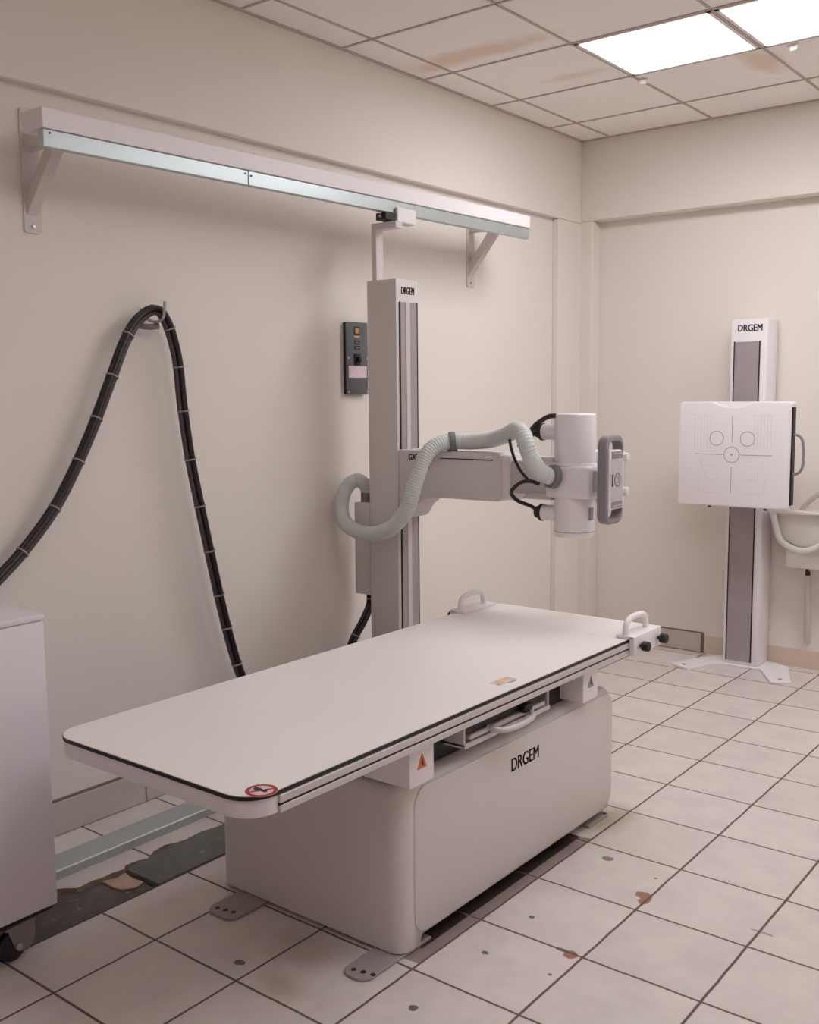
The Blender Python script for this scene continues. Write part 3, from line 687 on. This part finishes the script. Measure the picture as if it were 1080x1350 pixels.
# printed guide marks on the plate
yp = 5.1895; cx, cz = -1.959, 1.178
b = MB()
for (x, z) in ((-2.041, 1.262), (-1.878, 1.262)): b.ring((x, yp, z), (0, 1, 0), .037, .0014, 40, 6)
b.ring((cx, yp, cz), (0, 1, 0), .040, .0014, 40, 6); b.ball((cx, yp, cz), .005, (1, .2, 1))
b.box(cx-.0013, cx+.0013, yp-.0005, yp+.001, cz+.065, cz+.20); b.box(cx-.0012, cx+.0012, yp-.0005, yp+.001, cz-.20, cz-.065)
b.box(cx-.20, cx-.04, yp-.0005, yp+.001, cz-.0014, cz+.0014); b.box(cx+.05, cx+.21, yp-.0005, yp+.001, cz-.0014, cz+.0014)
lab(b.build('positioning_marks', M['print'], dp), 'printed grey circles and crosshair')
for s in (-1, 1):
    b = MB()
    for k in range(6): x = cx+s*(.115+.017*k); b.box(x-.0006, x+.0006, yp-.0003, yp+.001, cz+.03, cz+.205)
    b.box(cx+s*.16-.06, cx+s*.16+.06, yp-.0003, yp+.001, cz+.2044, cz+.2056)
    for (x0, x1, z0, z1) in ((.09, .16, -.03, -.06), (.06, .14, -.085, -.13), (.07, .175, -.13, -.20)):
        xa, xb = sorted((cx+s*x0, cx+s*x1))
        b.box(xa, xb, yp-.0003, yp+.001, cz+z1-.0006, cz+z1+.0006); b.box(xa, xa+.02, yp-.0003, yp+.001, cz+z0-.0006, cz+z0+.0006)
        e_ = xa if s < 0 else xb; b.box(e_-.0006, e_+.0006, yp-.0003, yp+.001, cz+z1, cz+z0)
    lab(b.build('film_size_print', M['fade'], dp), 'faint film size outlines, '+('left' if s < 0 else 'right')+' half')

# ------------------------------------------------------------------ plastic basin at the right edge
sk = thing('wall_basin', 'white wall-hung plastic basin with curved tube rim, right of the detector stand', 'basin', (-1.6, 5.6, .57))
b = MB(); b.box(-1.752, -1.36, 5.452, YB, .571, .70, .010, 3)
pr = []
for k in range(13):
    t = PI+PI*k/12; pr.append((-1.62+.155*math.cos(t), .775+.085*math.sin(t)))
pr = [(-1.80, .868)]+pr[0:]+[(-1.44, .868)]
b.prism([(x, 5.42, z) for x, z in pr], (0, .178, 0), .006, 2); bs = b.build('bowl', M['ceramic'], sk)
b = MB(); b.prism([(x, y, .866) for x, y in rrect(-1.835, -1.40, 5.385, YB-.001, [.02, .02, 0, 0], 5)], (0, 0, .014), .004, 2); b.build('rim', M['ceramic'], sk)
b = MB(); b.tube(smooth_path([(-1.806, 5.40, .872), (-1.800, 5.40, .84), (-1.786, 5.40, .785), (-1.762, 5.40, .725), (-1.715, 5.40, .69), (-1.655, 5.40, .674), (-1.60, 5.40, .688), (-1.545, 5.40, .725), (-1.51, 5.40, .785), (-1.49, 5.40, .872)], 8), .0165, 14); b.build('tube_rim', M['ceramic'], sk)
b = MB(); b.tube(smooth_path([(-1.69, 5.50, .878), (-1.672, 5.50, .905), (-1.63, 5.50, .945), (-1.57, 5.50, .985), (-1.50, 5.50, .99), (-1.44, 5.50, .95), (-1.42, 5.50, .878)], 8), .013, 14); lab(b.build('bent_tube', M['pvc'], sk), 'bent pale tube rising from the rim')
b = MB(); b.cyl((-1.655, 5.52, .572), (-1.655, 5.52, .548), .010, n=16); b.cyl((-1.652, 5.52, .55), (-1.652, 5.52, .528), .013, n=16); lab(b.build('drain_nut', M['black'], sk), 'black drain fitting')
b = MB(); b.tube([(-1.655, 5.53, .53), (-1.657, 5.55, .40), (-1.66, 5.57, .20), (-1.662, 5.585, .15)], .016, 14); b.build('drain_pipe', M['pvc'], sk)
b = MB(); b.cyl((-1.872, 5.56, .832), (-1.80, 5.56, .832), .0075, n=12); lab(b.build('feed_pipe', M['ink'], sk), 'short dark pipe behind the rim')

# ------------------------------------------------------------------ breaker box
bx = thing('breaker_box', 'dark grey electrical breaker box on the left wall beside the tube column', 'electrical box', (XL, 3.48, 1.66))
b = MB(); b.box(XL, XL+.018, 3.4195, 3.5555, 1.507, 1.824, .002, 1); b.build('back_box', M['dark'], bx)
b = MB(); b.box(XL+.018, XL+.024, 3.4145, 3.5605, 1.505, 1.826, .003, 2); cv = b.build('cover', M['box'], bx)
xf = XL+.024
def slab(nm, m, y0, y1, z0, z1, d=.0015): b = MB(); b.box(xf-.0005, xf+d, y0, y1, z0, z1, .0003, 1); return b.build(nm, m, bx)
slab('black_label', M['black'], 3.4675, 3.5035, 1.770, 1.806); 
b = MB(); b.box(xf+.001, xf+.0022, 3.4745, 3.4965, 1.776, 1.800); b.build('gold_emblem', M['gold'], bx)
slab('gold_strip', M['yellow'], 3.4675, 3.5055, 1.759, 1.765)
for k in range(2): slab('printed_square', M['black'], 3.4685, 3.5035, 1.704+.024*k, 1.722+.024*k); b = MB(); b.box(xf+.001, xf+.0022, 3.4745, 3.4975, 1.708+.024*k, 1.718+.024*k); b.build('square_centre', M['box'], bx)
b = MB(); b.box(xf-.002, xf+.006, 3.4655, 3.5035, 1.636, 1.686, .001, 1); b.box(xf+.004, xf+.022, 3.4775, 3.4935, 1.648, 1.672, .003, 2); lab(b.build('switch', M['black'], bx), 'black breaker switch')
slab('paper_label', M['pinklabel'], 3.4275, 3.5495, 1.580, 1.632)
slab('lower_line', M['dark'], 3.4155, 3.5595, 1.5755, 1.578, .0008)
for (y, z) in ((3.4255, 1.668), (3.5515, 1.668), (3.4255, 1.517), (3.5515, 1.517)):
    b = MB(); b.cyl((xf-.001, y, z), (xf+.003, y, z), .005, n=14); b.build('screw', M['steel'], bx)

# ------------------------------------------------------------------ hanging cable bundle and its hook
ck = thing('cable_hook', 'small steel hook on the left wall holding up the black cables', 'hook', (XL, 2.36, 1.82))
b = MB(); b.box(XL, XL+.004, 2.33, 2.37, 1.785, 1.825, .001, 1); b.build('wall_plate', M['steel'], ck)
b = MB(); b.tube(smooth_path([(XL+.003, 2.345, 1.805), (-3.03, 2.345, 1.780), (-2.985, 2.345, 1.770), (-2.952, 2.345, 1.780), (-2.942, 2.347, 1.81), (-2.948, 2.355, 1.838)], 6), .006, 10); b.build('hook_arm', M['steel'], ck)
b = MB(); b.tube(smooth_path([(XL+.003, 2.30, 1.775), (-3.035, 2.305, 1.758), (-3.01, 2.33, 1.752), (-2.99, 2.36, 1.756)], 6), .011, 10); b.build('strap_end', M['castbr'], ck)
cb = thing('cable_bundle', 'bundle of black cables tied together, hung over the wall hook in a tall arch', 'cable', (-3.0, 2.36, 1.8))
pts = [(-2.99, .75, .60), (-3.0, 1.20, .66), (-3.0, 1.50, .80), (-3.0, 1.706, .943), (-3.0, 1.817, 1.039), (-3.0, 1.921, 1.154), (-3.0, 2.015, 1.299), (-3.0, 2.091, 1.438), (-3.0, 2.166, 1.592), (-3.0, 2.218, 1.697), (-2.998, 2.265, 1.765),
       (-2.99, 2.315, 1.806), (-2.98, 2.350, 1.812), (-2.98, 2.380, 1.782), (-2.98, 2.406, 1.725), (-2.98, 2.431, 1.622), (-2.98, 2.443, 1.485), (-2.98, 2.470, 1.289), (-2.98, 2.506, 1.116), (-2.98, 2.546, .938), (-2.98, 2.595, .725), (-2.98, 2.646, .535), (-2.98, 2.693, .402),
       (-2.975, 2.78, .23), (-2.97, 2.95, .12), (-2.96, 3.12, .12), (-2.935, 3.24, .26), (-2.924, 3.30, .418), (-2.904, 3.355, .51), (-2.898, 3.392, .57), (-2.898, 3.40, .60), (-2.898, 3.401, .625)]
bp2 = even(smooth_path(pts, 8), .02)
for k, (m, a) in enumerate((('cable', .3), ('cable2', 2.4), ('cable', 4.5))):
    b = MB(); b.tube(bp2, .0102, 10, off=(a, .0112)); b.build('cable_strand', M[m], cb)
d = 0; nxt = .05
for i in range(1, len(bp2)-1):
    d += (bp2[i]-bp2[i-1]).length
    if d > nxt and not (bp2[i]-Vector((-2.97, 2.36, 1.81))).length < .06:
        t = (bp2[i+1]-bp2[i-1]).normalized(); nxt = d+.15+random.uniform(-.02, .03)
        b = MB(); b.cyl(bp2[i]-t*.0025, bp2[i]+t*.0025, .0228, n=18); b.build('cable_tie', M['tie'], cb)

# ------------------------------------------------------------------ cabinet on casters at the left edge
cg = thing('control_cabinet', 'tall pale cabinet on casters cut off by the left edge of the photo', 'cabinet', (-2.69, 1.05, 0))
b = MB(); b.box(-2.935, -2.440, .60, 1.505, .112, .911, .004, 2); b.build('body', M['cab'], cg)
b = MB(); b.box(-2.937, -2.438, .598, 1.507, .9135, .931, .004, 2); b.box(-2.93, -2.445, .61, 1.50, .910, .915); b.build('top_panel', M['cab'], cg)
b = MB(); b.box(-2.92, -2.450, .62, 1.495, .098, .114); lab(b.build('under_frame', M['dark'], cg), 'dark frame under the cabinet')
for (x, y) in ((-2.461, 1.372), (-2.90, 1.372), (-2.461, .70), (-2.90, .70)):
    fk = [(y+a, z) for a, z in ((-.020, .098), (.062, .098), (.062, .070), (.058, .040), (.044, .024), (.014, .022), (0, .038), (-.010, .07))]
    b = MB()
    for xx in (x+.016, x-.020): b.prism([(xx, yy, z) for yy, z in fk], (.004, 0, 0), .001, 1)
    b.box(x-.024, x+.024, y-.026, y+.064, .093, .100, .001, 1); b.cyl((x-.03, y+.010, .041), (x+.026, y+.010, .041), .009, n=18, bev=.002)
    cs = b.build('caster', M['castbr'], cg)
    b = MB(); b.cyl((x+.019, y+.010, .041), (x+.029, y+.010, .041), .0105, n=20, bev=.003); lab(b.build('hub_cap', M['steel'], cs), 'shiny metal hub cap')
    b = MB(); b.cyl((x-.014, y, .041), (x+.014, y, .041), .041, n=36, bev=.007); lab(b.build('wheel', M['castor'], cs), 'dark purple rubber wheel')

# ------------------------------------------------------------------ light, camera, colour
w = bpy.data.worlds.new('room_air'); sc.world = w; w.use_nodes = True
w.node_tree.nodes['Background'].inputs[0].default_value = (.02, .02, .02, 1)

cam = bpy.data.cameras.new('camera'); co = bpy.data.objects.new('camera', cam); COL.objects.link(co)
yaw, pitch, roll = -.6671, .1159, .0087
f = Vector((math.sin(yaw)*math.cos(pitch), math.cos(yaw)*math.cos(pitch), -math.sin(pitch)))
r = Vector((math.cos(yaw), -math.sin(yaw), 0)); dn = f.cross(r)
r2 = r*math.cos(roll)+dn*math.sin(roll); d2 = dn*math.cos(roll)-r*math.sin(roll)
co.matrix_world = Matrix(((r2.x, -d2.x, -f.x, 0), (r2.y, -d2.y, -f.y, 0), (r2.z, -d2.z, -f.z, 1.5098), (0, 0, 0, 1)))
cam.sensor_fit = 'VERTICAL'; cam.sensor_height = 24; cam.lens = 24*1346.24/1350; cam.clip_start = .05
sc.camera = co
sc.view_settings.view_transform = 'Standard'; sc.view_settings.look = 'None'; sc.view_settings.gamma = 1
sc.view_settings.use_curve_mapping = False; sc.view_settings.exposure = .55
sc.cycles.use_denoising = True
sc.cycles.max_bounces = 12; sc.cycles.diffuse_bounces = 8; sc.cycles.sample_clamp_indirect = 6
